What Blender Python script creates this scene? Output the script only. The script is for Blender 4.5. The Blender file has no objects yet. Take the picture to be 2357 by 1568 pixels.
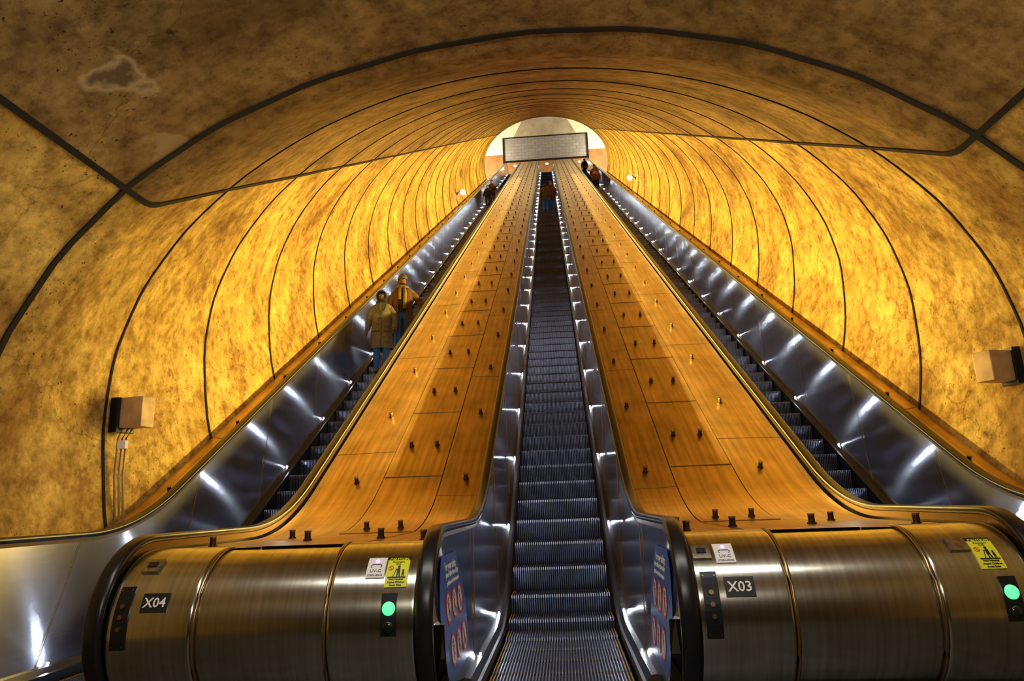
import bpy, bmesh, math, random
from mathutils import Vector, Matrix
random.seed(7)
scene=bpy.context.scene
COL=scene.collection
T30=math.tan(math.radians(30))
try:
    scene.view_settings.view_transform='Standard'
    scene.view_settings.look='None'
except Exception: pass

# ------------------------------------------------------------------ materials
def newmat(name):
    m=bpy.data.materials.new(name); m.use_nodes=True
    nt=m.node_tree; return m,nt,nt.nodes,nt.links,nt.nodes['Principled BSDF']
def simple(name,col,rough=.6,metal=0,emit=None,es=0,var=0.0,scale=8):
    m,nt,N,L,b=newmat(name)
    b.inputs['Base Color'].default_value=(*col,1)
    b.inputs['Roughness'].default_value=rough
    b.inputs['Metallic'].default_value=metal
    if emit:
        b.inputs['Emission Color'].default_value=(*emit,1); b.inputs['Emission Strength'].default_value=es
    if var>0:
        tc=N.new('ShaderNodeTexCoord'); n=N.new('ShaderNodeTexNoise'); n.inputs['Scale'].default_value=scale; n.inputs['Detail'].default_value=6
        L.new(tc.outputs['Object'],n.inputs['Vector'])
        r=N.new('ShaderNodeValToRGB'); r.color_ramp.elements[0].position=.35; r.color_ramp.elements[1].position=.65
        r.color_ramp.elements[0].color=(*[c*(1-var) for c in col],1); r.color_ramp.elements[1].color=(*[min(1,c*(1+var)) for c in col],1)
        L.new(n.outputs['Fac'],r.inputs['Fac']); L.new(r.outputs['Color'],b.inputs['Base Color'])
    return m
def mixc(N,L,fac,a,b,mode='MIX'):
    x=N.new('ShaderNodeMix'); x.data_type='RGBA'; x.blend_type=mode
    for s,v in ((0,fac),(6,a),(7,b)):
        if hasattr(v,'links') or hasattr(v,'is_output'): L.new(v,x.inputs[s])
        elif s==0: x.inputs[0].default_value=v
        else: x.inputs[s].default_value=(*v,1)
    return x.outputs[2]
def ramp(N,L,src,p0,p1,c0=(0,0,0),c1=(1,1,1)):
    r=N.new('ShaderNodeValToRGB'); e=r.color_ramp.elements
    e[0].position=p0;e[1].position=p1;e[0].color=(*c0,1);e[1].color=(*c1,1)
    L.new(src,r.inputs['Fac']); return r.outputs['Color']
def concrete(name,dark,mid,light,stains=(),big0=.46,big1=.70,fdark=(.5,.43,.34),bump=.3):
    m,nt,N,L,b=newmat(name)
    tc=N.new('ShaderNodeTexCoord'); co=tc.outputs['Object']
    def noise(s,d=6,r=.6,dist=0):
        n=N.new('ShaderNodeTexNoise'); n.inputs['Scale'].default_value=s; n.inputs['Detail'].default_value=d
        n.inputs['Roughness'].default_value=r; n.inputs['Distortion'].default_value=dist
        L.new(co,n.inputs['Vector']); return n.outputs['Fac']
    big=noise(.55,5,.65,.6); med=noise(1.7,9,.72,.3); fine=noise(7,9,.72); pit=noise(34,3,.55); gate=noise(1.3,4,.6)
    c=mixc(N,L,ramp(N,L,med,.38,.60),mid,light)
    c=mixc(N,L,ramp(N,L,big,big0,big1),c,dark)
    f=ramp(N,L,fine,.32,.58,fdark,(1.1,1.1,1.08))
    c=mixc(N,L,1.0,c,f,'MULTIPLY')
    pm=ramp(N,L,pit,.64,.68); gm=ramp(N,L,gate,.46,.58)
    mm=N.new('ShaderNodeMath'); mm.operation='MULTIPLY'; L.new(pm,mm.inputs[0]); L.new(gm,mm.inputs[1])
    c=mixc(N,L,mm.outputs[0],c,(.03,.018,.008))
    v=N.new('ShaderNodeTexVoronoi'); v.feature='DISTANCE_TO_EDGE'; v.inputs['Scale'].default_value=.35
    nn=N.new('ShaderNodeTexNoise'); nn.inputs['Scale'].default_value=2.2; nn.inputs['Detail'].default_value=6
    L.new(co,nn.inputs['Vector'])
    va=N.new('ShaderNodeVectorMath'); va.operation='MULTIPLY_ADD'; va.inputs[1].default_value=(.8,.8,.8)
    L.new(nn.outputs['Color'],va.inputs[0]); L.new(co,va.inputs[2]); L.new(va.outputs[0],v.inputs['Vector'])
    cr=ramp(N,L,v.outputs['Distance'],.0,.003,(.5,)*3,(0,)*3)
    c=mixc(N,L,cr,c,(.05,.03,.012))
    for (x,y,z,rad,col,inner) in stains:
        d=N.new('ShaderNodeVectorMath'); d.operation='DISTANCE'; L.new(va.outputs[0],d.inputs[0]); d.inputs[1].default_value=(x+.4,y+.4,z+.4)
        a=ramp(N,L,d.outputs['Value'],rad*.85,rad*1.05,(.75,)*3,(0,)*3)
        c=mixc(N,L,a,c,col)
        if inner:
            a=ramp(N,L,d.outputs['Value'],rad*.6,rad*.85,(.85,)*3,(0,)*3)
            c=mixc(N,L,a,c,inner)
    L.new(c,b.inputs['Base Color']); b.inputs['Roughness'].default_value=.85
    b.inputs['Specular IOR Level'].default_value=.25
    bp=N.new('ShaderNodeBump'); bp.inputs['Strength'].default_value=bump; bp.inputs['Distance'].default_value=.025
    L.new(fine,bp.inputs['Height']); L.new(bp.outputs['Normal'],b.inputs['Normal'])
    return m
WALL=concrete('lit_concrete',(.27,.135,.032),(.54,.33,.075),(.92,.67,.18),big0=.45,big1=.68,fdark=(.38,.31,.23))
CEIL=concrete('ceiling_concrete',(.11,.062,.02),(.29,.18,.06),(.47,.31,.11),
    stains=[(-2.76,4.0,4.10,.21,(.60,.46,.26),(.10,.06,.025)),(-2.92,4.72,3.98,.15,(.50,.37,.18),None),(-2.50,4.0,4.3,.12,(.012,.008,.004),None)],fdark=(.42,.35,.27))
JOINT=simple('dark_joint',(.012,.008,.005),.9)
def brushed(name,col,rough,aniso,rot,var=.12,sx=.6,sy=60,blotch=.72):
    m,nt,N,L,b=newmat(name)
    b.inputs['Metallic'].default_value=1; b.inputs['Anisotropic'].default_value=aniso; b.inputs['Anisotropic Rotation'].default_value=rot
    uv=N.new('ShaderNodeUVMap'); mp=N.new('ShaderNodeMapping'); mp.inputs['Scale'].default_value=(sx,sy,1)
    L.new(uv.outputs[0],mp.inputs['Vector'])
    n=N.new('ShaderNodeTexNoise'); n.inputs['Scale'].default_value=1; n.inputs['Detail'].default_value=5; L.new(mp.outputs[0],n.inputs['Vector'])
    tc=N.new('ShaderNodeTexCoord'); n2=N.new('ShaderNodeTexNoise'); n2.inputs['Scale'].default_value=2.5; n2.inputs['Detail'].default_value=3; L.new(tc.outputs['Object'],n2.inputs['Vector'])
    c=ramp(N,L,n.outputs['Fac'],.3,.7,[k*(1-var) for k in col],[min(1,k*(1+var)) for k in col])
    if blotch<1:
        c2=ramp(N,L,n2.outputs['Fac'],.25,.7,(blotch,blotch*.97,blotch*.92),(1,1,1))
        c=mixc(N,L,1.0,c,c2,'MULTIPLY')
    L.new(c,b.inputs['Base Color'])
    b.inputs['Roughness'].default_value=rough
    tg=N.new('ShaderNodeTangent'); tg.direction_type='UV_MAP'; L.new(tg.outputs[0],b.inputs['Tangent'])
    return m
DECK=brushed('brushed_deck_steel',(.66,.46,.21),.34,.6,.25,var=.28,sx=.8,sy=22,blotch=.65)  # gold tint puts the yellow walls' reflection into the steel colour
PANEL=brushed('brushed_panel_steel',(.54,.57,.65),.17,1.0,.25,var=.08,blotch=1)
DRUM=brushed('brushed_drum_steel',(.58,.58,.52),.22,.5,.0,var=.18,sx=40,sy=1.2,blotch=.75)
SEAM=simple('steel_seam',(.25,.18,.09),.35,1)
SKIRT=simple('dark_skirt',(.03,.032,.04),.35,.8)
RUBBER=simple('black_rubber',(.008,.008,.009),.28)
STEPM=simple('step_aluminium',(.21,.24,.37),.33,.9)
GROOVE=simple('step_groove',(.010,.012,.02),.6,.5)
YELLOW=simple('step_yellow',(.55,.36,.02),.5)
KNOB=simple('dark_bronze_knob',(.10,.065,.03),.3,1)
KNOBTOP=simple('knob_steel',(.35,.26,.14),.3,1)
LED=simple('white_led',(1,1,1),.5,0,(.84,.91,1),750)
TOPLED=simple('white_floodlight',(1,1,1),.5,0,(.95,.97,1),40)
FLOORM=simple('dark_floor',(.05,.045,.04),.5,0,var=.3)
BLACK=simple('black_paint',(.01,.01,.01),.4)
WHITE=simple('white_print',(.85,.85,.82),.5)
SIGNY=simple('sign_yellow',(.80,.78,.02),.5)
BLUE=simple('poster_blue',(.035,.11,.50),.4)
RED=simple('print_red',(.7,.02,.02),.5)
GREENL=simple('green_lamp',(.1,1,.2),.3,0,(.03,1,.09),5)
PURPLE=simple('purple_lamp',(.6,.1,.8),.3,0,(.7,.15,1),5)
DKLAMP=simple('unlit_lamp',(.01,.012,.01),.15)
BOXM=simple('painted_steel_box',(.50,.36,.20),.5,.3,var=.25,scale=5)
GLOBE=simple('lamp_globe',(1,.9,.7),.4,0,(1,.82,.5),12)
SEAMG=simple('grey_print',(.10,.10,.13),.6)
PANELP=simple('worn_steel',(.42,.37,.28),.35,1,var=.3,scale=30)

# ------------------------------------------------------------------ helpers
def mk(name,verts,faces,mat=None,parent=None,label=None,smooth=False,uvs=None,mats=None,midx=None,loc=None):
    me=bpy.data.meshes.new(name); me.from_pydata([tuple(v) for v in verts],[],faces)
    if mats:
        for q in mats: me.materials.append(q)
        if midx:
            for p,i in zip(me.polygons,midx): p.material_index=i
    elif mat: me.materials.append(mat)
    if uvs is not None:
        ul=me.uv_layers.new(name='UVMap')
        for lp in me.loops: ul.data[lp.index].uv=uvs[lp.vertex_index]
    if smooth:
        for p in me.polygons: p.use_smooth=True
    me.update()
    o=bpy.data.objects.new(name,me); COL.objects.link(o)
    if loc: o.location=loc
    if parent: par(o,parent)
    if label: o['label']=label
    return o
def par(o,p):
    o.parent=p
    o.matrix_parent_inverse=Matrix.Translation(world_loc(p)).inverted()
WL={}
def world_loc(p): return WL.get(p.name,Vector((0,0,0)))
def empty(name,loc,label,cat,group=None):
    e=bpy.data.objects.new(name,None); e.location=loc; COL.objects.link(e); WL[e.name]=Vector(loc)
    e.empty_display_size=.2
    e['label']=label; e['category']=cat
    if group: e['group']=group
    return e
def structure(o): o['kind']='structure'; return o
def singles(name,parts,mat,parent,nested=False):
    for v,f in parts:
        o=mk(name,v,f,mat,None if nested else parent)
        if nested: o.parent=parent
def box(c,s,rz=0):
    V=[];R=Matrix.Rotation(rz,3,'Z')
    for x in(-.5,.5):
        for y in(-.5,.5):
            for z in(-.5,.5): V.append(R@Vector((x*s[0],y*s[1],z*s[2]))+Vector(c))
    F=[(0,1,3,2),(4,6,7,5),(0,4,5,1),(2,3,7,6),(0,2,6,4),(1,5,7,3)]
    return V,F
def bevbox(name,c,s,bev,mat,parent=None,rz=0,label=None):
    bm=bmesh.new(); bmesh.ops.create_cube(bm,size=1)
    for v in bm.verts: v.co=Vector((v.co.x*s[0],v.co.y*s[1],v.co.z*s[2]))
    bmesh.ops.bevel(bm,geom=bm.edges[:],offset=bev,segments=2,affect='EDGES',profile=.7)
    bmesh.ops.rotate(bm,verts=bm.verts,matrix=Matrix.Rotation(rz,3,'Z'))
    bmesh.ops.translate(bm,verts=bm.verts,vec=c)
    me=bpy.data.meshes.new(name); bm.to_mesh(me); bm.free(); me.materials.append(mat)
    o=bpy.data.objects.new(name,me); COL.objects.link(o)
    if parent: par(o,parent)
    if label:o['label']=label
    return o
def merge(parts):
    V=[];F=[]
    for v,f in parts:
        b=len(V); V+=list(v); F+=[tuple(i+b for i in q) for q in f]
    return V,F
def cyl(c,r,h,n=16,axis='Z',r2=None,M=None):
    r2=r if r2 is None else r2
    V=[];
    for k,(rr,z) in enumerate(((r,-h/2),(r2,h/2))):
        for i in range(n):
            a=2*math.pi*i/n; p=Vector((rr*math.cos(a),rr*math.sin(a),z))
            if axis=='Y': p=Vector((p.x,-p.z,p.y))
            if axis=='X': p=Vector((p.z,p.x,p.y))
            if M: p=M@p
            V.append(p+Vector(c))
    F=[(i,(i+1)%n,n+(i+1)%n,n+i) for i in range(n)]+[tuple(range(n))[::-1],tuple(range(n,2*n))]
    return V,F
def tube(pts,r,n=8):
    V=[];F=[];pts=[Vector(p) for p in pts]
    for i,p in enumerate(pts):
        d=(pts[min(i+1,len(pts)-1)]-pts[max(i-1,0)]).normalized()
        a=Vector((0,0,1)) if abs(d.z)<.9 else Vector((1,0,0))
        u=d.cross(a).normalized(); w=d.cross(u)
        for k in range(n):
            t=2*math.pi*k/n; V.append(p+u*r*math.cos(t)+w*r*math.sin(t))
    for i in range(len(pts)-1):
        for k in range(n): F.append((i*n+k,i*n+(k+1)%n,(i+1)*n+(k+1)%n,(i+1)*n+k))
    F.append(tuple(range(n))[::-1]); F.append(tuple(range((len(pts)-1)*n,len(pts)*n)))
    return V,F
def ellip(c,r,nu=14,nv=9):
    V=[];F=[]
    for j in range(nv+1):
        t=math.pi*j/nv
        for i in range(nu):
            a=2*math.pi*i/nu
            V.append(Vector((c[0]+r[0]*math.sin(t)*math.cos(a),c[1]+r[1]*math.sin(t)*math.sin(a),c[2]+r[2]*math.cos(t))))
    for j in range(nv):
        for i in range(nu): F.append((j*nu+i,(j+1)*nu+i,(j+1)*nu+(i+1)%nu,j*nu+(i+1)%nu))
    return V,F
def path(h0,Yb,t=.75,run=57.5):
    Yt=Yb+run
    def f(Y):
        if Y<Yb-t: return h0
        if Y<Yb+t: return h0+T30*(Y-Yb+t)**2/(4*t)
        if Y<Yt-t: return h0+T30*(Y-Yb)
        if Y<Yt+t: return h0+T30*run-T30*(Yt+t-Y)**2/(4*t)
        return h0+T30*run
    return f
STEP=path(0,6.952,.6)
DK=path(.95,6.486,.7)
def frange(a,b,n): return [a+(b-a)*i/n for i in range(n+1)]
YS_MAIN=frange(4.42,8.0,36)+frange(9,62,53)+frange(62.3,66.5,20)
def loft(name,Ys,pts,mat,parent=None,label=None,smooth=False):
    V=[];UV=[];F=[];n=len(pts)
    for Y in Ys:
        acc=0;prev=None
        for fn in pts:
            x,z=fn(Y); v=Vector((x,Y,z))
            if prev is not None: acc+=(v-prev).length
            prev=v; V.append(v); UV.append((Y*1.15,acc))
    for i in range(len(Ys)-1):
        for k in range(n-1): F.append((i*n+k,(i+1)*n+k,(i+1)*n+k+1,i*n+k+1))
    return mk(name,V,F,mat,parent,label,smooth,UV)

# ------------------------------------------------------------------ tunnel shell
EB=5.2
def shell_e(Y):
    t=.12
    if Y<EB-t: return 0
    if Y<EB+t: return T30*(Y-EB+t)**2/(4*t)
    return T30*(Y-EB)
CZ=1.181-2.8+T30*EB
A_,BT,BB=4.36,3.45,4.6
def prof(e):
    s=1 if e>=0 else -1; a=abs(e)
    if a<=math.pi/2: return (s*A_*math.sin(a),BT*math.cos(a))
    return (s*A_*math.sin(a),BB*math.cos(a))
aj=math.asin(3.24/A_); ab=math.pi/2+math.asin(1.62/BB)
YSH=frange(-6,4.9,8)+frange(5.0,5.4,6)+frange(6,45.5,70)
def shellpart(name,a0,a1,n,mat):
    pts=[]
    for k in range(n+1):
        a=a0+(a1-a0)*k/n; x,z=prof(a)
        pts.append(lambda Y,x=x,z=z:(x,CZ+z+shell_e(Y)))
    return structure(loft(name,YSH,pts,mat,smooth=True))
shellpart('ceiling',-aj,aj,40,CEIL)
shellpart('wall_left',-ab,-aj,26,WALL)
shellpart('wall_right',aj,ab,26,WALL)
def ring(name,Y,a0,a1,w=.035,ins=.012):
    V=[];F=[];n=70
    for k in range(n+1):
        a=a0+(a1-a0)*k/n; x,z=prof(a); 
        jit=.008*math.sin(k*1.7+Y*3)+.02*math.sin(k*.31+Y)
        for d,s in ((-w/2,1),(-w/2,0),(w/2,0),(w/2,1)):
            sc=1-(ins*(1-s))/4
            V.append((x*sc,Y+d+jit,CZ+z*sc+shell_e(Y+d+jit)))
    for k in range(n):
        for q in range(3): F.append((k*4+q,k*4+q+1,k*4+q+5,k*4+q+4))
    return structure(mk(name,V,F,JOINT))
ti=1
ring('trim_%d'%ti,4.89,-ab,ab,.05,.015)
Y=6.5
while Y<45.4:
    ti+=1; ring('trim_%d'%ti,Y,-ab,ab,.028 if Y<20 else .05); Y+=1.86
for s in (-1,1):
    ti+=1
    V=[];F=[]
    for Y in YSH:
        for da in (-.0065,.0065):
            x,z=prof(s*(aj)+da); V.append((x*.996,Y,CZ+z*.996+shell_e(Y)+.005*math.sin(Y*2.1)))
    for i in range(len(YSH)-1): F.append((2*i,2*i+1,2*i+3,2*i+2))
    structure(mk('trim_%d'%ti,V,F,JOINT))
structure(mk('floor',[(-4.2,-6,0),(4.2,-6,0),(4.2,4.9,0),(-4.2,4.9,0)],[(0,1,2,3)],FLOORM))
# ---- upper hall
m,nt,N,L,b=newmat('hall_tiles')
tc=N.new('ShaderNodeTexCoord'); mp=N.new('ShaderNodeMapping'); mp.inputs['Rotation'].default_value=(math.radians(90),math.radians(38),0)
L.new(tc.outputs['Object'],mp.inputs['Vector'])
bk=N.new('ShaderNodeTexBrick'); bk.inputs['Scale'].default_value=.6; bk.inputs['Mortar Size'].default_value=.012
bk.inputs['Color1'].default_value=(.78,.72,.60,1);bk.inputs['Color2'].default_value=(.72,.68,.58,1);bk.inputs['Mortar'].default_value=(.45,.38,.28,1)
L.new(mp.outputs[0],bk.inputs['Vector']); L.new(bk.outputs['Color'],b.inputs['Base Color']); b.inputs['Roughness'].default_value=.7
HALL=m
HSHADE=simple('hall_shade_grey',(.26,.24,.22),.6,var=.15,scale=1.5)
HBROWN=simple('hall_brown',(.22,.11,.04),.7,var=.25,scale=1)
def arch(a,w,z0,h): return (w*math.sin(a),z0+h*math.cos(a))
pts=[]
for k in range(33):
    a=-math.pi/2+math.pi*k/32; x,z=arch(a,9,33,12)
    pts.append(lambda Y,x=x,z=z:(x,z))
structure(loft('ceiling_upper_hall',[45.6,52,58,64,70],pts,HALL,smooth=True))
V=[(-9,70,38.1),(9,70,38.1)]+[(9*math.sin(a),70,33+12*math.cos(a)) for a in [math.pi/2*.72*(1-2*k/20) for k in range(21)]]
structure(mk('wall_back',V,[tuple(range(len(V)))],HALL))
structure(mk('wall_hall_lower',[(-9,69.9,28),(9,69.9,28),(9,69.9,38.1),(-9,69.9,38.1)],[(0,1,2,3)],HBROWN))
structure(mk('trim_90',[(-4.6,69.7,37.9),(4.6,69.7,37.9),(1.7,69.7,43.6),(-1.7,69.7,43.6)],[(0,1,2,3)],HSHADE))  # flat dark plate: the vault's shadow on the end wall, put in as grey
v,f=box((0,70,38.1),(18,.3,.25)); structure(mk('trim_91',v,f,HBROWN))
ztop=.95+T30*57.5
bp=empty('bulkhead_panel',(0,66.9,ztop),'grey tiled bulkhead panel in a dark frame over the landing','panel')
m,nt,N,L,b=newmat('bulkhead_tiles')
tc=N.new('ShaderNodeTexCoord'); mp=N.new('ShaderNodeMapping'); mp.inputs['Rotation'].default_value=(math.radians(90),0,0); L.new(tc.outputs['Object'],mp.inputs['Vector'])
bk=N.new('ShaderNodeTexBrick'); bk.inputs['Scale'].default_value=.7; bk.inputs['Mortar Size'].default_value=.012
bk.inputs['Color1'].default_value=(.24,.24,.27,1);bk.inputs['Color2'].default_value=(.20,.20,.225,1);bk.inputs['Mortar'].default_value=(.11,.11,.12,1)
L.new(mp.outputs[0],bk.inputs['Vector']); L.new(bk.outputs['Color'],b.inputs['Base Color']); b.inputs['Roughness'].default_value=.5
v,f=box((0,66.9,37.15),(8.7,.12,2.7)); mk('panel',v,f,m,bp)
for nm,(c,s_) in zip(('frame_rail','frame_rail','frame_post','frame_post'),[((0,66.85,38.5),(8.9,.2,.10)),((0,66.85,35.8),(8.9,.2,.14)),((-4.4,66.85,36.25),(.14,.2,4.3)),((4.4,66.85,36.25),(.14,.2,4.3))]):
    v,f=box(c,s_); mk(nm,v,f,SKIRT,bp)
structure(mk('floor_upper_landing',[(-9,66.6,T30*57.5),(9,66.6,T30*57.5),(9,70,T30*57.5),(-9,70,T30*57.5)],[(0,1,2,3)],FLOORM))

# ------------------------------------------------------------------ escalators
NC=(4.42,.545)
TY=65.9; TZ=T30*57.5+.545
RX=.70
def circtop(R,fn):
    def g(Y):
        if Y<NC[0]: return NC[1]+math.sqrt(max(0,R*R-(Y-NC[0])**2))
        return fn(Y)
    return g
def circbot(R,fn):
    def g(Y):
        if Y<NC[0]: return NC[1]-math.sqrt(max(0,R*R-(Y-NC[0])**2))
        return fn(Y)
    return g
def step_mesh(name,ncl,W=.985):
    prof_=[((.396,-.006),(0,1)),((.35,0),(0,1)),((.03,0),(0,1)),((.006,-.004),(-.7,.7)),((.0,-.03),(-1,0)),((.012,-.13),(-1,0)),((.03,-.245),(-1,0))]
    cols=[];p=W/ncl
    for i in range(ncl):
        x=-W/2+i*p
        cols+=[(x,0),(x+p*.12,1),(x+p*.52,1),(x+p*.62,0)]
    cols.append((W/2,0))
    V=[];F=[];mi=[];nc=len(cols)
    for (y,z),(ny,nz) in prof_:
        for x,o in cols: V.append((x,y+ny*(.010*o-.010),z+nz*(.010*o-.010)))
    for j in range(len(prof_)-1):
        for k in range(nc-1):
            F.append((j*nc+k,j*nc+k+1,(j+1)*nc+k+1,(j+1)*nc+k))
            top=(k%4)==1
            side=k<8 or k>nc-10
            mi.append(2 if ((side and top and j<2) or (j==0 and top)) else (0 if top or k%4 in(0,) else 1))
    me=bpy.data.meshes.new(name); me.from_pydata(V,[],F)
    for q in (STEPM,GROOVE,YELLOW): me.materials.append(q)
    for pl,i in zip(me.polygons,mi): pl.material_index=i
    me.update(); return me
STEPMESH=step_mesh('step',44)
led_v,led_f=ellip((0,0,0),(.006,.013,.009),10,6)
LEDMESH=bpy.data.meshes.new('lamp'); LEDMESH.from_pydata([tuple(v) for v in led_v],[],led_f); LEDMESH.materials.append(LED)
def sweep_rail(X,parent):
    P=[(5.3,NC[1]-.49),(4.9,NC[1]-.49)]
    for k in range(0,25):
        a=-math.pi/2-math.pi*k/24
        P.append((NC[0]+.49*math.cos(a),NC[1]+.49*math.sin(a)))
    for Y in frange(4.6,8.0,34)+frange(9,62,53)+frange(62.3,65.8,14): P.append((Y,DK(Y)+.085))
    for k in range(1,13):
        a=math.pi/2-math.pi*k/12
        P.append((TY+.49*math.cos(a),TZ+.49*math.sin(a)))
    sec=[]
    for k in range(14):
        t=2*math.pi*k/14; sec.append((.050*math.copysign(abs(math.cos(t))**.7,math.cos(t)),.026*math.copysign(abs(math.sin(t))**.7,math.sin(t))))
    V=[];F=[];n=14
    for i,(y,z) in enumerate(P):
        a=P[max(0,i-1)];b=P[min(len(P)-1,i+1)]
        d=Vector((0,b[0]-a[0],b[1]-a[1])).normalized(); nn=Vector((0,-d.z,d.y))
        for (sx,sn) in sec: V.append(Vector((X+sx,y,z))+nn*sn)
    for i in range(len(P)-1):
        for k in range(n): F.append((i*n+k,(i+1)*n+k,(i+1)*n+(k+1)%n,i*n+(k+1)%n))
    mk('handrail',V,F,RUBBER,parent,smooth=True)
    V=[];F=[]
    for i,(y,z) in enumerate(P):
        a=P[max(0,i-1)];b=P[min(len(P)-1,i+1)]
        d=Vector((0,b[0]-a[0],b[1]-a[1])).normalized(); nn=Vector((0,-d.z,d.y))
        for sx,sn in ((-.036,-.018),(-.036,-.065),(.036,-.065),(.036,-.018)): V.append(Vector((X+sx,y,z))+nn*sn)
    for i in range(len(P)-1):
        for k in range(3): F.append((i*4+k,(i+1)*4+k,(i+1)*4+k+1,i*4+k+1))
    mk('handrail_guide',V,F,SEAM,parent)
YS_NEW=[NC[0]-.43*math.cos(a) for a in frange(0,math.pi/2,14)]
STEP0=4.92
def escalator(C,label):
    e=empty('escalator',(C,4.9,0),label,'escalator','three parallel escalators')
    for s in (-1,1):
        sweep_rail(C+s*RX,e)
        top=circtop(.43,lambda Y:DK(Y)+.035)
        bot=circbot(.43,lambda Y:max(STEP(Y)+.115,NC[1]-.43))
        pts=[lambda Y,s=s:(C+s*.662,top(Y)),
             lambda Y,s=s:(C+s*.655,(top(Y)*.85+bot(Y)*.15)),
             lambda Y,s=s:(C+s*.612,(top(Y)*.15+bot(Y)*.85)),
             lambda Y,s=s:(C+s*.600,bot(Y))]
        loft('balustrade_panel',YS_NEW+YS_MAIN[1:],pts,PANEL,e,smooth=True)
        YL=frange(4.7,8,30)+frange(9,62,53)+frange(62.3,66,16)
        loft('skirt_ledge',YL,[lambda Y,s=s:(C+s*.602,STEP(Y)+.118),lambda Y,s=s:(C+s*.56,STEP(Y)+.112),lambda Y,s=s:(C+s*.53,STEP(Y)+.075),lambda Y,s=s:(C+s*.51,STEP(Y)+.07)],SKIRT,e)
        loft('skirt',YL,[lambda Y,s=s:(C+s*.51,STEP(Y)+.07),lambda Y,s=s:(C+s*.503,STEP(Y)-.35)],SKIRT,e)
        parts=[]
        for k in range(0,31):
            Y=5.6+1.86*k
            if Y>63: break
            a=Vector((C+s*.659,Y+.10,top(Y+.1)-.01)); bb=Vector((C+s*.600,Y-.35,bot(Y-.35)))
            parts.append(tube([a-Vector((s*.004,0,0)),bb-Vector((s*.004,0,0))],.0035,4))
        singles('panel_joint',parts,SEAM,e)
        k=0;Y=5.35
        while Y<63 and k<34:
            o=bpy.data.objects.new('lamp',LEDMESH); o.location=(C+s*.574,Y,STEP(Y)+.128); COL.objects.link(o); par(o,e); Y+=1.49 if Y<40 else 3; k+=1
    rest=[]
    for k in range(149):
        Y=STEP0+.4*k; z=STEP(Y+.1)
        if k<100:
            o=bpy.data.objects.new('step',STEPMESH); o.location=(C,Y,z); COL.objects.link(o); par(o,e)
        else:
            V=[(C-.49,Y,z-.24),(C+.49,Y,z-.24),(C-.49,Y,z),(C+.49,Y,z),(C-.49,Y+.4,z),(C+.49,Y+.4,z)]
            rest.append((V,[(0,1,3,2),(2,3,5,4)]))
    v,f=merge(rest); o=mk('step',v,f,STEPM,e); o['kind']='stuff'
    bm_parts=[box((C,4.35,-.0),(1.0,1.14,.03))]
    for i in range(40):
        x=C-.48+.96*i/39; bm_parts.append(box((x,4.92,.004),(.008,.08,.012)))
    v,f=merge(bm_parts); mk('comb_plate',v,f,SEAM,e)
    v,f=ellip((C+.1,64.7,T30*57.5+1.0),(.13,.06,.10),12,8); mk('floodlight',v,f,TOPLED,e)
    return e
CC=3.247
EL=escalator(-CC,'steel escalator carrying riders down beside the concrete wall')
EC=escalator(0,'steel escalator with dark ribbed steps between the two decks')
ER=escalator(CC,'steel escalator with dark ribbed steps and long reflective balustrade')

# ------------------------------------------------------------------ decks with knobs
kv,kf=merge([cyl((0,0,.006),.030,.012,14),cyl((0,0,.034),.022,.05,14,r2=.021),cyl((0,0,.063),.0235,.012,14)])
KM=bpy.data.meshes.new('knob'); KM.from_pydata([tuple(v) for v in kv],[],kf); KM.materials.append(KNOB); KM.materials.append(KNOBTOP)
for i,p in enumerate(KM.polygons):
    if i>=32: p.material_index=1
def knobs(lst,parent):
    lst=sorted(lst,key=lambda q:q[1]); rest=[]
    for i,(x,Y,zo) in enumerate(lst):
        sl=math.atan((DK(Y+.05)-DK(Y-.05))/.1)
        R=Matrix.Rotation(sl,4,'X')
        if i<100:
            o=bpy.data.objects.new('knob',KM); COL.objects.link(o); o.location=(x,Y,DK(Y)+zo); o.rotation_euler=(sl,0,0); par(o,parent)
        else:
            rest.append(([R@Vector(v)+Vector((x,Y,DK(Y)+zo)) for v in kv],kf))
    if rest:
        v,f=merge(rest); o=mk('knob',v,f,KNOB,parent); o['kind']='stuff'
P=1.485
DC=(4.40,.52)
def drum(x0,x1,R,mat,parent,name='newel_drum'):
    V=[];F=[];UV=[];n=48
    A=[math.radians(92)-math.radians(232)*k/n for k in range(n+1)]
    lip=.02
    xs=[(x0,R-.03),(x0,R-.008),(x0+.01,R),(x0+lip,R),(x1-lip,R),(x1-.01,R),(x1,R-.008),(x1,R-.03)]
    for a in A:
        for x,r in xs:
            V.append((x,DC[0]-r*math.cos(a),DC[1]+r*math.sin(a))); UV.append((x,a*R))
    m_=len(xs)
    for i in range(n):
        for k in range(m_-1): F.append((i*m_+k,i*m_+k+1,(i+1)*m_+k+1,(i+1)*m_+k))
    o=mk(name,V,F,mat,parent,uvs=UV)
    for i,p in enumerate(o.data.polygons): p.use_smooth=(i%(m_-1))in(1,2,3,4,5)
    return o
x0,x1=RX+.055,CC-RX-.055
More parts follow.
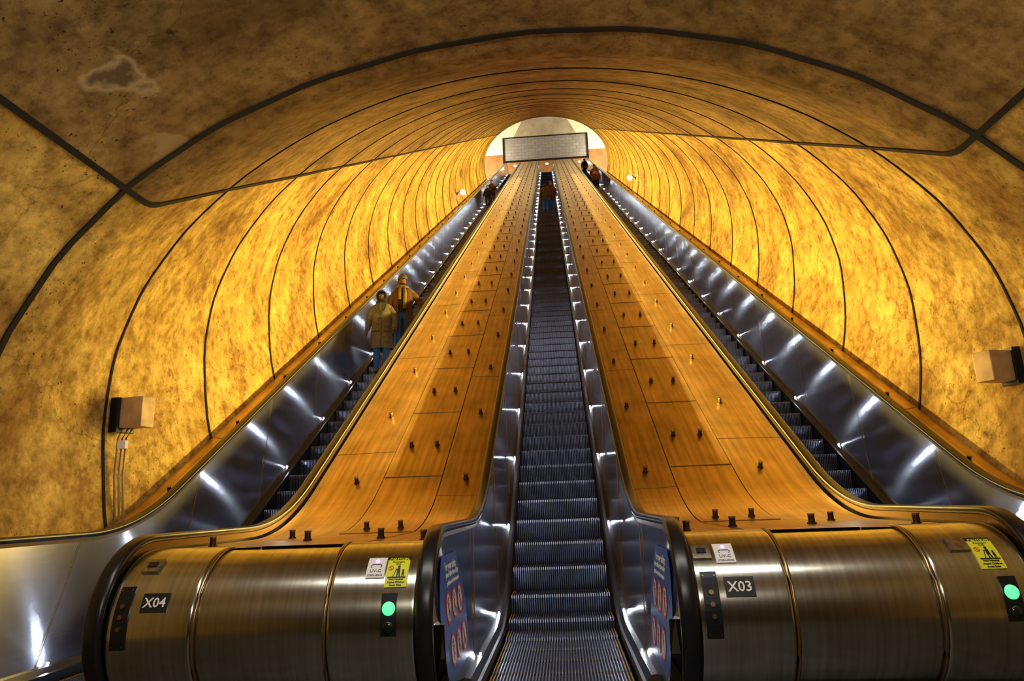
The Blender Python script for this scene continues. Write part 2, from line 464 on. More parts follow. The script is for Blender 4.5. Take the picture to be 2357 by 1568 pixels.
def median(s,label):
    e=empty('escalator_deck',(s*1.62,4.4,0),label,'escalator deck','raised decks between escalators')
    YD=frange(4.36,8,36)+frange(9,62,53)+frange(62.3,66.3,18)
    def P_(x,z): return lambda Y,x=x,z=z:(s*x,DK(Y)+z)
    loft('side_strip',YD,[P_(x0,-.03),P_(x0+.012,.002),P_(1.17,.014),P_(1.172,-.01)],DECK,e)
    loft('side_strip',YD,[P_(1.80,-.01),P_(1.802,.014),P_(x1-.012,.002),P_(x1,-.03)],DECK,e)
    loft('center_panel',YD,[P_(1.176,-.01),P_(1.18,.017),P_(1.792,.017),P_(1.796,-.01)],DECK,e)
    loft('deck_bed',YD,[P_(x0,-.02),P_(x1,-.02)],SEAM,e)
    parts=[]
    for k in range(-1,39):
        Y=7.305+.06+k*P
        if Y>63: break
        parts.append(tube([(s*1.185,Y,DK(Y)+.018),(s*1.79,Y,DK(Y)+.018)],.006,5))
    singles('cross_seam',parts,SEAM,e)
    parts=[]
    Y=7.0
    while Y<50:
        parts.append(tube([(s*(x0+.01),Y,DK(Y)+.003),(s*1.17,Y,DK(Y)+.015)],.0022,4)); parts.append(tube([(s*1.802,Y+.9,DK(Y+.9)+.015),(s*(x1-.01),Y+.9,DK(Y+.9)+.003)],.0022,4)); Y+=2.97
    singles('strip_seam',parts,SEAM,e)
    L_=[]
    k=0
    while 7.305+k*P<63:
        L_+= [(s*.9194,7.305+k*P,.004),(s*2.065,7.305+k*P,.006)]
        if 7.999+k*P<63: L_+=[(s*1.337,7.999+k*P,.016),(s*1.635,7.999+k*P,.016)]
        k+=1
    L_+=[(s*1.337,6.15,.016),(s*1.635,6.15,.016),(s*.93,5.6,.006),(s*2.08,5.6,.006),(s*1.2,4.95,.016),(s*1.72,4.95,.016),(s*2.3,4.75,.004),(s*.86,4.75,.004)]
    knobs(L_,e)
    drum(*sorted((s*x0,s*1.245)),.452,DRUM,e)
    drum(*sorted((s*1.245,s*2.0)),.436,DRUM,e)
    drum(*sorted((s*2.0,s*x1)),.452,DRUM,e)
    for x in (1.255,1.99):
        pts=[(s*x,DC[0]-.447*math.cos(a),DC[1]+.447*math.sin(a)) for a in frange(math.radians(95),math.radians(-120),30)]
        v,f=tube(pts,.011,8); mk('drum_rim',v,f,KNOBTOP,e,smooth=True)
    for x in (x0+.005,x1-.005):
        v,f=cyl((s*x,DC[0],DC[1]),.42,.02,40,'X'); mk('end_cap',v,f,SKIRT,e)
    v,f=box((s*1.622,4.75,.06),(x1-x0,.9,.14)); mk('base',v,f,SKIRT,e)
    return e
ML=median(-1,'brushed steel deck with knobs and drum end marked X04')
MR=median(1,'brushed steel deck with knobs and drum end marked X03')
def outer(s):
    e=empty('escalator_deck',(s*4.08,4.4,0),'narrow brushed steel side deck with one row of knobs','escalator deck')
    YD=frange(4.0,8,36)+frange(9,62,53)+frange(62.3,66.3,18)
    P_=lambda x,z:(lambda Y:(s*x,DK(Y)+z))
    loft('side_strip',YD,[P_(CC+.755,-.04),P_(CC+.765,.0),P_(4.215,.03)],DECK,e)
    parts=[]
    for k in range(0,29):
        Y=6.4+k*2.0; parts.append(tube([(s*(CC+.765),Y,DK(Y)+.001),(s*4.20,Y,DK(Y)+.03)],.003,4))
    singles('strip_seam',parts,SEAM,e)
    L_=[];k=0
    while 7.262+k*P<63: L_.append((s*4.06,7.262+k*P,.008)); k+=1
    L_.append((s*4.06,5.3,.008))
    knobs(L_,e)
    return e
outer(-1);outer(1)

# ------------------------------------------------------------------ drum signs
def drumM(X,z,R=.456):
    ph=math.asin(max(-1,min(1,(z-DC[1])/R)))
    o=Vector((X,DC[0]-R*math.cos(ph),DC[1]+R*math.sin(ph)))
    r=Vector((1,0,0)); n=Vector((0,-math.cos(ph),math.sin(ph))); u=n.cross(r)
    return Matrix(((r.x,u.x,n.x,o.x),(r.y,u.y,n.y,o.y),(r.z,u.z,n.z,o.z),(0,0,0,1))),ph
def dplate(name,X,z,w,h,mat,parent,R=.455,th=.004,label=None):
    _,ph=drumM(X,z,R); n=10;V=[];F=[];da=h/R/2
    for k in range(n+1):
        a=ph-da+2*da*k/n
        for x,r in ((-w/2,R-.004),(-w/2,R+th),(w/2,R+th),(w/2,R-.004)):
            V.append((X+x,DC[0]-r*math.cos(a),DC[1]+r*math.sin(a)))
    for k in range(n):
        for q in range(3): F.append((k*4+q,k*4+q+1,k*4+q+5,k*4+q+4))
    F.append((0,1,2,3)); F.append(tuple(n*4+i for i in (3,2,1,0)))
    return mk(name,V,F,mat,parent,label)
def text(s,M,size,mat,parent,name='lettering',bold=0.0):
    cu=bpy.data.curves.new('t','FONT'); cu.body=s; cu.size=size; cu.align_x='CENTER'; cu.align_y='CENTER'; cu.extrude=.0006; cu.offset=bold
    cu.resolution_u=2
    o=bpy.data.objects.new('t',cu); COL.objects.link(o)
    dg=bpy.context.evaluated_depsgraph_get(); me=bpy.data.meshes.new_from_object(o.evaluated_get(dg))
    bpy.data.objects.remove(o)
    me.materials.clear(); me.materials.append(mat)
    me.transform(M)
    q=bpy.data.objects.new(name,me); COL.objects.link(q)
    q.parent=parent
    return q
def M_at(X,z,R=.461): return drumM(X,z,R)[0]
def up(z,ds,R=.456):
    ph=math.asin((z-DC[1])/R)+ds/R
    return DC[1]+R*math.sin(ph)
def idplate(parent,X,z,t):
    p=dplate('identification_sign',X,z,.155,.105,BLACK,parent)
    text(t,M_at(X,z),.075,WHITE,p,bold=.001)
def caution(parent,X,z):
    p=dplate('caution_sign',X,z,.125,.20,SIGNY,parent)
    q=dplate('sign_header',X,up(z,.088),.125,.026,BLACK,None,th=.005); q.parent=p
    text('CAUTION',M_at(X,up(z,.088),.462),.024,SIGNY,p,bold=.0006)
    text('Passengers',M_at(X,up(z,.066)),.016,BLACK,p); text('Only',M_at(X,up(z,.050)),.016,BLACK,p)
    for i,t in enumerate(('Hold Handrail','Attend Children','Avoid Sides')):
        text(t,M_at(X,up(z,-.052-.017*i)),.0145,BLACK,p,bold=.0004)
    parts=[]
    M=M_at(X,up(z,.0),.4615)
    def flat(pts):
        return [M@Vector((a,b,.0)) for a,b in pts],[tuple(range(len(pts)))]
    def disc(cx,cy,r): return flat([(cx+r*math.cos(2*math.pi*i/12),cy+r*math.sin(2*math.pi*i/12)) for i in range(12)])
    parts+=[disc(.008,.030,.008),flat([(.0,.02),(.016,.02),(.017,-.012),(-.002,-.012)]),flat([(-.001,-.012),(.006,-.012),(.005,-.036),(-.001,-.036)]),flat([(.009,-.012),(.017,-.012),(.02,-.036),(.013,-.036)]),
            disc(.034,.006,.006),flat([(.028,-.002),(.040,-.002),(.041,-.022),(.028,-.022)]),flat([(.029,-.022),(.033,-.022),(.033,-.036),(.029,-.036)]),flat([(.036,-.022),(.040,-.022),(.041,-.036),(.037,-.036)]),
            flat([(-.05,-.036),(.052,-.036),(.052,-.042),(-.05,-.042)]),flat([(-.022,-.036),(-.018,-.036),(-.004,.012),(-.008,.012)]),flat([(-.012,.012),(.002,.010),(.002,.014),(-.012,.017)])]
    v,f=merge(parts); o=mk('pictogram',v,f,BLACK); o.parent=p
    n=20
    V=[M@Vector((-.038+r*math.cos(2*math.pi*i/n),.022+r*math.sin(2*math.pi*i/n),0)) for r in (.012,.015) for i in range(n)]
    F=[(i,(i+1)%n,n+(i+1)%n,n+i) for i in range(n)]
    V2,F2=[M@Vector(c) for c in ((-.048,.030,0),(-.046,.033,0),(-.028,.014,0),(-.030,.011,0))],[(0,1,2,3)]
    v,f=merge([(V,F),(V2,F2)]); o=mk('prohibition_mark',v,f,RED); o.parent=p
def uvsign(parent,X,z):
    p=dplate('sterilizing_sign',X,z,.105,.14,WHITE,parent)
    text('UV-C',M_at(X,up(z,-.022)),.028,SEAMG,p); text('STERILIZING',M_at(X,up(z,-.05)),.0155,SEAMG,p)
    M=M_at(X,up(z,.012),.4615)
    v,f=tube([M@Vector((a,b,0)) for a,b in [(-.024,-.008),(-.03,-.004),(-.03,.006),(-.022,.012),(.022,.012),(.03,.006),(.03,-.004),(.024,-.008)]],.0022,5)
    o=mk('pictogram',v,f,SEAMG); o.parent=p
    M=M_at(X,up(z,.046),.458)
    v,f=ellip((0,0,0),(.012,.012,.008),12,8); o=mk('lamp',[M@a for a in v],f,PURPLE); o.parent=p
def lamps(parent,X,z):
    p=dplate('signal_housing',X,z-.03,.085,.22,SKIRT,parent)
    M=M_at(X,z,.458); v,f=ellip((0,0,0),(.036,.036,.016),24,10); o=mk('green_lamp',[M@a for a in v],f,GREENL,smooth=True); o.parent=p
    M=M_at(X,z-.095,.458); v,f=ellip((0,0,0),(.032,.032,.013),24,10); o=mk('unlit_lamp',[M@a for a in v],f,DKLAMP,smooth=True); o.parent=p
def switch(parent,X,z,boxX,boxz):
    p=dplate('switch_plate',X,z,.085,.34,SKIRT,parent,label='dark switch plate with key switches')
    parts=[]
    for dz in (.06,.0,-.06):
        M=M_at(X,up(z,dz),.462); parts.append(([M@Vector(a) for a in cyl((0,0,0),.013,.012,16)[0]],cyl((0,0,0),.013,.012,16)[1]))
    singles('key_switch',parts,SEAM,p,True)
    parts=[]
    for dz in (.15,-.15):
        for dx in (-.03,.03):
            M=M_at(X+dx,up(z,dz),.461); c=cyl((0,0,0),.005,.004,8); parts.append(([M@Vector(a) for a in c[0]],c[1]))
    singles('screw',parts,SEAM,p,True)
    q=dplate('control_box',boxX,boxz,.10,.10,PANELP,parent,th=.012)
    q2=dplate('button',boxX,boxz,.05,.035,BLACK,None,th=.018); q2.parent=q
idplate(ML,-2.23,.70,'X04'); switch(ML,-2.41,.63,-2.34,.885); uvsign(ML,-1.0,.845); caution(ML,-.875,.825); lamps(ML,-.90,.64)
idplate(MR,.985,.70,'X03'); switch(MR,.83,.62,.82,.87); uvsign(MR,.945,.865); caution(MR,2.31,.83); lamps(MR,2.345,.64); 
dplate('control_box',2.19,.87,.10,.09,PANELP,MR,th=.010)

# ------------------------------------------------------------------ posters on inner newel panels of centre escalator
def poster(s):
    xo=lambda z: s*(.662-.062*(1-(z-.11)/.87))-s*.007
    R=.40
    pts=[]
    for k in range(15):
        an=math.radians(56)-math.radians(112)*k/14
        pts.append((NC[0]-R*math.cos(an),NC[1]+R*math.sin(an)*1.02))
    zt=pts[0][1]; zb=pts[-1][1]
    pts+=[(4.98,zb),(4.98,.55),(4.90,.70),(4.72,zt)]
    V=[(xo(z),y,z) for y,z in pts]
    p=mk('safety_poster',V,[tuple(range(len(V)))],BLUE,EC,label='blue safety poster with red ringed pictograms')
    def M(y,z,d=.002):
        r=Vector((0,-s,0)); 
        u=Vector((s*.0712,0,1)).normalized(); nn=r.cross(u)
        if nn.x*s>0: nn=-nn
        o=Vector((xo(z)-s*d,y,z))
        return Matrix(((r.x,u.x,nn.x,o.x),(r.y,u.y,nn.y,o.y),(r.z,u.z,nn.z,o.z),(0,0,0,1)))
    for i,(t,sz,yy) in enumerate((('For your safety,',.065,4.48),('please follow these safety',.045,4.52),('guidelines in the Metrorail system',.034,4.54))):
        text(t,M(yy,.815-.048*i),sz,WHITE,p,bold=.0008)
    for r_ in range(2):
        for c in range(3):
            y=4.30+.22*c; z=.59-.24*r_; n_=24
            if r_==1: y=4.36+.22*c
            Mi=M(y,z,.0015)
            o=mk('icon_disc',[Mi@Vector((.088*math.cos(2*math.pi*i/n_),.088*math.sin(2*math.pi*i/n_),0)) for i in range(n_)],[tuple(range(n_))],WHITE); o.parent=p
            Mi=M(y,z,.003)
            V=[Mi@Vector((q*math.cos(2*math.pi*i/n_),q*math.sin(2*math.pi*i/n_),0)) for q in (.078,.094) for i in range(n_)]
            F=[(i,(i+1)%n_,n_+(i+1)%n_,n_+i) for i in range(n_)]
            V2=[Mi@Vector(k) for k in ((-.062,.054,0),(-.054,.062,0),(.062,-.054,0),(.054,-.062,0))]
            v,f=merge([(V,F),(V2,[(0,1,2,3)])]); o=mk('icon_ring',v,f,RED); o.parent=p
            Mi=M(y,z,.002)
            v,f=merge([([Mi@Vector((.016*math.cos(2*math.pi*i/10),.045+.016*math.sin(2*math.pi*i/10),0)) for i in range(10)],[tuple(range(10))]),
              ([Mi@Vector(k) for k in ((-.022,.026,0),(.022,.026,0),(.016,-.014,0),(.026,-.062,0),(.010,-.062,0),(0,-.02,0),(-.014,-.062,0),(-.028,-.062,0),(-.016,-.014,0))],[tuple(range(9))])])
            o=mk('pictogram',v,f,BLACK); o.parent=p
poster(-1);poster(1)

# ------------------------------------------------------------------ wall boxes and wall lamps
def wallbox(c,size,rz,s):
    e=empty('junction_box',c,'weathered steel junction box with conduits on the concrete wall','electrical box')
    bevbox('box_body',c,size,.008,BOXM,e,rz)
    bevbox('mounting_bracket',(c[0]+s*.14,c[1]+.03,c[2]-.02),(.10,.22,size[2]*1.15),.006,SKIRT,e,rz)
    for i,dx in enumerate((-.05,.0,.045)):
        x=c[0]+s*.10+dx*.9
        v,f=tube([(c[0]+s*.05+dx,c[1],c[2]-size[2]/2),(x,c[1],c[2]-size[2]/2-.10),(x+s*.01,c[1]+.01,c[2]-.6),(x-s*.04,c[1]+.01,1.04)],.011,8)
        mk('conduit',v,f,BOXM,e,smooth=True)
    v,f=box((c[0]+s*.08,c[1]-.02,c[2]-size[2]/2-.16),(.08,.05,.08)); mk('conduit_clamp',v,f,WHITE,e)
wallbox((-4.12,6.62,2.17),(.34,.16,.30),math.radians(-14),-1)
e=empty('junction_box',(4.2,7.0,2.3),'weathered steel box fixed to the concrete wall','electrical box')
bevbox('box_body',(4.17,6.72,2.25),(.34,.18,.28),.008,BOXM,e,math.radians(20)); bevbox('mounting_bracket',(4.32,6.76,2.25),(.08,.24,.34),.006,SKIRT,e)
def walllamp(c,s,kind):
    e=empty('wall_lamp',c,kind,'lamp')
    v,f=merge([tube([(c[0]+s*.28,c[1],c[2]-.05),(c[0]+s*.1,c[1],c[2]+.12),(c[0],c[1],c[2]+.12)],.02,8)]); mk('bracket',v,f,SKIRT,e)
    v,f=cyl((c[0]+s*.27,c[1],c[2]-.05),.07,.05,14,'X'); mk('wall_rose',v,f,SKIRT,e)
    v,f=ellip(c,(.13,.13,.13),18,12); mk('globe',v,f,GLOBE,e,smooth=True)
    v,f=cyl((c[0],c[1],c[2]+.12),.09,.06,14,r2=.04); mk('cap',v,f,SKIRT,e)
walllamp((-4.02,30.9,15.75),-1,'small lit globe lamp on a bracket on the concrete wall')
walllamp((4.02,31.4,16.2),1,'small lantern lamp on a bracket on the concrete wall')

# ------------------------------------------------------------------ people
def skinmesh(chains,root,sub=1):
    idx={};V=[];R=[];E=[]
    def g(p,r):
        k=tuple(round(c,4) for c in p)
        if k not in idx: idx[k]=len(V);V.append(k);R.append(r)
        return idx[k]
    for ch in chains:
        prev=None
        for p,r in ch:
            i=g(p,r)
            if prev is not None and prev!=i: E.append((prev,i))
            prev=i
    me=bpy.data.meshes.new('sk'); me.from_pydata(V,E,[])
    o=bpy.data.objects.new('sk',me); COL.objects.link(o)
    sm=o.modifiers.new('s','SKIN'); sm.use_smooth_shade=True
    for i,r in enumerate(R):
        d=me.skin_vertices[0].data[i]; rr=r if isinstance(r,tuple) else (r,r); d.radius=rr
    me.skin_vertices[0].data[idx[tuple(round(c,4) for c in root)]].use_root=True
    ss=o.modifiers.new('u','SUBSURF'); ss.levels=sub; ss.render_levels=sub
    dg=bpy.context.evaluated_depsgraph_get(); m2=bpy.data.meshes.new_from_object(o.evaluated_get(dg))
    bpy.data.objects.remove(o)
    VV=[v.co.copy() for v in m2.vertices]; FF=[tuple(p.vertices) for p in m2.polygons]
    return VV,FF
def loftz(rings,n=24,gap=0,seed=0,center=-math.pi/2):
    V=[];F=[];closed=gap==0
    m_=n if closed else n+1
    for j,(z,rx,ry,cx,cy) in enumerate(rings):
        fold=.012+.02*max(0,(1.15-z))
        for i in range(m_):
            a=center+gap+(2*math.pi-2*gap)*i/n
            w=1+fold*math.sin(5*a+seed+z*3)+fold*.6*math.sin(9*a+seed*2)
            V.append(Vector((cx+rx*w*math.cos(a),cy+ry*w*math.sin(a),z)))
    for j in range(len(rings)-1):
        for i in range(n):
            k=(i+1)%m_ if closed else i+1
            F.append((j*m_+i,j*m_+k,(j+1)*m_+k,(j+1)*m_+i))
    if not closed:
        b=len(V)
        for v in V[:b]:
            V.append(Vector((v.x*.96,v.y*.96+.002,v.z)))
        for q in list(F): F.append(tuple(reversed([i+b for i in q])))
        for j in range(len(rings)-1):
            for i in (0,n):
                F.append((j*m_+i,(j+1)*m_+i,(j+1)*m_+i+b,j*m_+i+b))
    return V,F
def cloth(name,col,var=.25,scale=25): return simple(name,col,.9,0,var=var,scale=scale)
SKIN_D=cloth('skin_dark',(.16,.08,.05),.1); SKIN_M=cloth('skin_medium',(.30,.16,.09),.1)
JEAN=cloth('denim',(.03,.11,.30)); DARKC=cloth('dark_cloth',(.02,.018,.018)); EYEW=simple('eye_white',(.7,.68,.62),.3)
LIP=simple('lips',(.22,.07,.05),.5); HAIR=cloth('hair_black',(.012,.009,.008))
def person(loc,H,rot,label,coat,coatcol,skin,pose,hat,face=True,trousers=None,scarf=None,shoes=None,group=None):
    s=H/1.75
    M=Matrix.Translation(loc)@Matrix.Rotation(rot,4,'Z')@Matrix.Scale(s,4)
    T=lambda vf:([M@Vector(v) for v in vf[0]],vf[1])
    J=dict(pel=(0,0,.93),wai=(0,0,1.10),che=(0,-.005,1.30),nb=(0,0,1.46),
      hl=(.09,0,.90),kl=(.10,-.03,.49),al=(.10,.02,.09),tl=(.11,-.13,.045),
      hr=(-.09,0,.90),kr=(-.10,-.03,.49),ar=(-.10,.02,.09),tr=(-.11,-.13,.045),
      sl=(.185,.0,1.41),el=(.25,.03,1.13),wl=(.27,-.05,.88),
      sr=(-.185,.0,1.41),er=(-.25,.03,1.13),wr=(-.27,-.05,.88))
    J.update(pose)
    ch=[[(J['pel'],.13),(J['wai'],.125),(J['che'],.14),(J['nb'],.06),((0,-.005,1.51),.052),((0,-.03,1.555),.062),((0,-.012,1.62),.088),((0,0,1.69),.074)]]
    for a in 'lr':
        ch.append([(J['pel'],.13),(J['h'+a],.09),(J['k'+a],.058),(J['a'+a],.04),(J['t'+a],.035)])
        w=Vector(J['w'+a]); e_=Vector(J['e'+a]); d=(w-e_).normalized()
        palm=w+d*.06; 
        ch.append([(J['che'],.14),(J['s'+a],.065),(J['e'+a],.045),(J['w'+a],.028),(tuple(palm),(.036,.022))])
        side=Vector((0,-1,0)); side=(side-d*side.dot(d)).normalized()
        inn=d.cross(side).normalized()
        if inn.x*(1 if w.x<0 else -1)<0: inn=-inn
        for k,(o_,ln) in enumerate(((.027,.068),(.009,.078),(-.009,.072),(-.026,.056))):
            k0=palm+side*o_+d*.02; k1=k0+d*ln*.5+inn*.010; k2=k1+d*ln*.4+inn*.022
            ch.append([(tuple(palm),(.036,.022)),(tuple(k0),.010),(tuple(k1),.0088),(tuple(k2),.0075)])
        t0=w+d*.025+side*.026; t1=t0+d*.03+side*.022+inn*.01; t2=t1+d*.028+side*.004+inn*.01
        ch.append([(J['w'+a],.028),(tuple(t0),.012),(tuple(t1),.010),(tuple(t2),.0085)])
    v,f=T(skinmesh(ch,J['pel'],1))
    body=mk('person',v,f,skin,smooth=True); body['label']=label; body['category']='person'
    if group: body['group']=group
    def child(name,vf,mat,smooth=True,label=None):
        o=mk(name,*T(vf),mat,smooth=smooth); o.parent=body
        return o
    tr=[]
    for a in 'lr':
        al=Vector(J['a'+a]); kl=Vector(J['k'+a])
        tr.append([(J['pel'],.15),(J['h'+a],.108),(J['k'+a],.078),(tuple(al+(kl-al)*.12),.066)])
    tr.append([(J['pel'],.15),(J['wai'],.14)])
    child('trousers',skinmesh(tr,J['pel'],1),trousers or JEAN)
    for a in 'lr':
        ax=Vector(J['a'+a]);tx=Vector(J['t'+a]); d=(tx-ax);d.z=0;d.normalize()
        c=skinmesh([[(tuple(ax+Vector((0,0,.03))),.05),(tuple(ax-d*.02+Vector((0,0,-.03))),.05),(tuple(ax+d*.09+Vector((0,0,-.045))),(.048,.04)),(tuple(ax+d*.17+Vector((0,0,-.052))),(.045,.03))]],tuple(ax+Vector((0,0,.03))),1)
        child('shoe',c,shoes or DARKC)
    hem={'long':.52,'mid':.72,'short':.88}[coat]
    gap=.0 if coat!='long' or 'open' not in pose.get('_o','') else .42
    rings=[(1.515,.062,.062,0,.005),(1.485,.085,.08,0,.0),(1.455,.15,.105,0,0),(1.41,.205,.125,0,0),(1.33,.215,.14,0,0),(1.2,.20,.145,0,0),(1.08,.19,.14,0,0),(.95,.20,.15,0,0),(.80,.215,.165,0,.0)]
    rings=[r for r in rings if r[0]>hem]+[(hem,.235 if coat=='long' else .215,.185 if coat=='long' else .165,0,.01)]
    cm=cloth('coat_cloth',coatcol,.2,18)
    parts=[loftz(rings,28,gap,seed=H*10)]
    for a in 'lr':
        w=Vector(J['w'+a]);e_=Vector(J['e'+a])
        parts.append(skinmesh([[((J['s'+a][0]*.8,0,1.39),.085),(J['s'+a],.088),(J['e'+a],.066),(tuple(w+(e_-w)*.05),.052)]],J['s'+a],1))
    o=child('coat',merge(parts),cm)
    dark=cloth('coat_trim',[c*.45 for c in coatcol],.15)
    if face:
        for sx in (-1,1):
            q=[(sx*.035,-.12,1.47),(sx*.105,-.125,1.44),(sx*.10,-.158,1.34),(sx*.012,-.165,1.20),(sx*.012,-.158,1.30)]
            b2=[(x,y+.012,z) for x,y,z in q]
            child('lapel',(q+b2,[(0,1,2,3,4),(9,8,7,6,5)]+[(i,(i+1)%5,(i+1)%5+5,i+5) for i in range(5)]),dark,False)
        if gap==0:
            child('coat_front_seam',tube([(0.012,-.150,1.22),(0.012,-.155,1.0),(.012,-.175,.8),(.012,-.18,hem+.01)],.006,5),dark)
            for z in (1.13,1.0,.87): child('button',cyl((-.03,-.152-.02*(1.2-z),z),.014,.01,12,'Y'),DARKC)
            for sx in(-1,1): child('pocket_flap',box((sx*.12,-.148,.86),(.11,.014,.03)),dark,False)
        else:
            child('shirt',loftz([(1.50,.06,.06,0,0),(1.44,.12,.10,0,0),(1.3,.17,.12,0,-.003),(1.1,.165,.12,0,-.003),(.93,.165,.125,0,-.003)],24),DARKC)
        for sx in (-1,1):
            child('eye',ellip((sx*.031,-.088,1.628),(.013,.009,.008),10,6),EYEW)
            child('pupil',ellip((sx*.031,-.095,1.628),(.006,.004,.006),8,6),DARKC)
            child('eyebrow',ellip((sx*.032,-.093,1.650),(.019,.006,.005),10,6),HAIR)
            child('ear',ellip((sx*.083,.0,1.615),(.012,.02,.03),10,6),skin)
        child('nose',merge([ellip((0,-.100,1.605),(.013,.018,.024),12,8),ellip((0,-.104,1.592),(.019,.014,.010),12,8)]),skin)
        child('mouth',ellip((0,-.090,1.566),(.026,.010,.009),12,6),LIP)
        child('beard',ellip((0,-.045,1.548),(.060,.052,.034),16,10),HAIR)
    if scarf:
        sm=cloth('scarf',scarf,.45,40)
        pts=[(.085*math.cos(t),.075*math.sin(t)-.01,1.485+.012*math.sin(2*t)) for t in frange(0,2*math.pi,20)]
        child('scarf',merge([tube(pts,.036,10),tube([(.045,-.10,1.46),(.06,-.145,1.35),(.055,-.155,1.15),(.05,-.16,1.0)],.038,8),tube([(-.045,-.10,1.46),(-.05,-.145,1.36),(-.05,-.15,1.2)],.034,8)]),sm)
    hm=cloth('hat_cloth',hat[1],.3,50)
    if hat[0]=='beanie':
        child('beanie',loftz([(1.655,.094,.102,0,-.004),(1.69,.097,.104,0,-.002),(1.71,.093,.10,0,0),(1.75,.075,.08,0,.004),(1.775,.045,.05,0,.006),(1.785,.003,.003,0,.006)],20),hm)
    elif hat[0]=='hood':
        V=[];F=[];nu,nv=20,12
        for j in range(nv+1):
            t=math.radians(8)+math.radians(150)*j/nv
            for i in range(nu+1):
                a=-math.pi/2+.72+(2*math.pi-1.44)*i/nu
                V.append(Vector((.112*math.sin(t)*math.cos(a),.118*math.sin(t)*math.sin(a)+.008,1.62+.125*math.cos(t))))
        for j in range(nv):
            for i in range(nu): F.append((j*(nu+1)+i,(j+1)*(nu+1)+i,(j+1)*(nu+1)+i+1,j*(nu+1)+i+1))
        brow=tube([(.092*math.cos(t),-.055,1.63+.108*math.sin(t)) for t in frange(-.6,math.pi+.6,16)],.016,8)
        child('hood',merge([(V,F),brow,ellip((0,.0,1.50),(.12,.10,.05),18,8)]),hm)
    elif hat[0]=='hair':
        child('hair',merge([ellip((0,.02,1.645),(.098,.10,.10),18,12),ellip((0,.05,1.57),(.08,.06,.09),16,10)]),hm)
    elif hat[0]=='cap':
        child('cap',merge([loftz([(1.65,.094,.1,0,0),(1.70,.094,.1,0,0),(1.74,.07,.075,0,0),(1.765,.01,.01,0,0)],20),ellip((0,-.12,1.655),(.07,.07,.012),14,6)]),hm)
    return body
def stepat(Y):
    k=int(round((Y-STEP0-.2)/.4)); Yn=STEP0+.4*k
    return Yn,STEP(Yn+.1)
Yn,z=stepat(13.55)
person((-3.42,Yn+.17,z+.005),1.74,math.radians(6),'person in long olive coat, black hood and jeans, standing','long',(.15,.13,.075),SKIN_D,
    dict(kl=(.10,-.06,.49),al=(.10,-.03,.09),tl=(.12,-.18,.045),wl=(.26,-.12,.90),el=(.27,.02,1.13),wr=(-.29,-.06,.88)),('hood',(.012,.012,.014)),group='couple riding down')
Yn,z=stepat(14.35)
person((-3.17,Yn+.17,z+.005),1.86,math.radians(8),'person in open brown overcoat, yellow scarf and grey beanie','long',(.11,.048,.02),SKIN_D,
    dict(_o='open',el=(.34,.06,1.16),wl=(.42,-.14,1.06),kr=(-.10,-.05,.49),wr=(-.27,-.08,.88)),('beanie',(.08,.07,.05)),scarf=(.22,.14,.03),shoes=cloth('brown_shoe',(.10,.04,.02)),group='couple riding down')
far=[(0.02-.13,35.6,1.66,math.pi,'person in olive jacket and jeans riding up, back turned','mid',(.07,.055,.025),('hair',(.05,.02,.01)),JEAN),
     (.22,36.0,1.76,math.pi,'person in brown jacket, red cap and jeans, back turned','mid',(.10,.04,.02),('cap',(.35,.03,.02)),JEAN),
     (-3.42,40.3,1.66,0,'person in dark coat standing on the escalator','mid',(.03,.02,.018),('beanie',(.05,.01,.01)),DARKC),
     (-3.55,38.6,1.5,0,'person in black jacket and dark trousers on the escalator','short',(.012,.012,.014),('hair',(.02,.012,.01)),DARKC),
     (3.45,45.0,1.66,math.pi,'person in a dark red jacket riding the escalator','mid',(.16,.03,.015),('hair',(.02,.012,.01)),DARKC),
     (3.5,47.3,1.74,math.pi,'person in a brown coat riding the escalator','mid',(.10,.05,.02),('beanie',(.05,.03,.02)),DARKC),
     (3.35,56.5,1.72,math.pi,'person in dark clothing near the end of the ride','mid',(.02,.015,.012),('hair',(.02,.012,.01)),DARKC)]
for (x,Y,H,r,lab,ct,cc,hat,trs) in far:
    Yn,z=stepat(Y)
    person((x,Yn+.17,z+.01),H,r,lab,ct,cc,SKIN_M,{},hat,face=False,trousers=trs,group='riders further up')

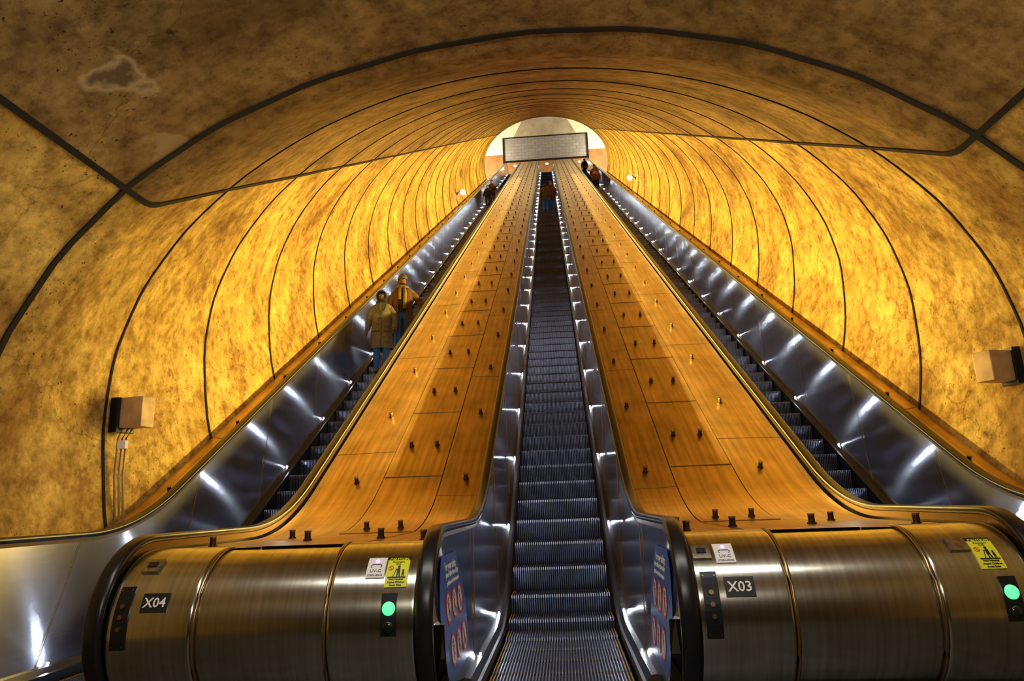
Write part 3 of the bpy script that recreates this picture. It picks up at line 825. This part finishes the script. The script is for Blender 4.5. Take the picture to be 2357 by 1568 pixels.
# ------------------------------------------------------------------ lights
def area(name,loc,target,sx,sy,energy,col,spread=180,xdir=None):
    l=bpy.data.lights.new(name,'AREA'); l.shape='RECTANGLE'; l.size=sx; l.size_y=sy; l.energy=energy; l.color=col; l.spread=math.radians(spread)
    o=bpy.data.objects.new(name,l); COL.objects.link(o)
    z=-(Vector(target)-Vector(loc)).normalized()
    x=Vector(xdir).normalized() if xdir else Vector((1,0,0))
    y=z.cross(x).normalized(); x=y.cross(z).normalized()
    o.matrix_world=Matrix(((x.x,y.x,z.x,loc[0]),(x.y,y.y,z.y,loc[1]),(x.z,y.z,z.z,loc[2]),(0,0,0,1)))
    return o
SL=(0,math.cos(math.radians(30)),.5)
for s in (-1,1):
    Ym=26.6; zc=.95+T30*(Ym-6.486)+.26; a=1.5
    area('added_wall_light',(s*1.62,Ym,zc),(s*(1.62+3.9),Ym-.5*a,zc+.866*a),43.8,.12,1330,(1,.71,.185),178,SL)  # added strip with no fixture, hung over each median to light the walls
area('lobby_light',(0,-1.5,3.6),(0,4.5,1.2),3.0,.15,75,(1,.87,.70))
area('lobby_light',(0,2.4,4.3),(0,4.3,1.0),5.0,.06,90,(1,.96,.88))
for s in (-1,1):
    area('hall_light',(s*7.5,65,35.2),(s*5.5,70,41),2.5,1.5,1500,(1,.82,.50))
w=bpy.data.worlds.new('World'); scene.world=w; w.use_nodes=True
w.node_tree.nodes['Background'].inputs[0].default_value=(.9,.6,.3,1); w.node_tree.nodes['Background'].inputs[1].default_value=.02

# ------------------------------------------------------------------ camera
p,yaw,roll=.2268,.06418,.0361
Rt=Vector((math.cos(yaw),math.sin(yaw),0)); F_=Vector((-math.sin(yaw),math.cos(yaw),0)); Z_=Vector((0,0,1))
fw=F_*math.cos(p)+Z_*math.sin(p); u0=Z_*math.cos(p)-F_*math.sin(p)
cx=Rt*math.cos(roll)-u0*math.sin(roll); cy=Rt*math.sin(roll)+u0*math.cos(roll); cz=-fw
cam=bpy.data.cameras.new('camera'); cam.sensor_width=36; cam.lens=1608/2357*36; cam.clip_start=.05; cam.clip_end=300
co=bpy.data.objects.new('camera',cam); COL.objects.link(co)
co.matrix_world=Matrix(((cx.x,cy.x,cz.x,.0776),(cx.y,cy.y,cz.y,0),(cx.z,cy.z,cz.z,1.181),(0,0,0,1)))
scene.camera=co
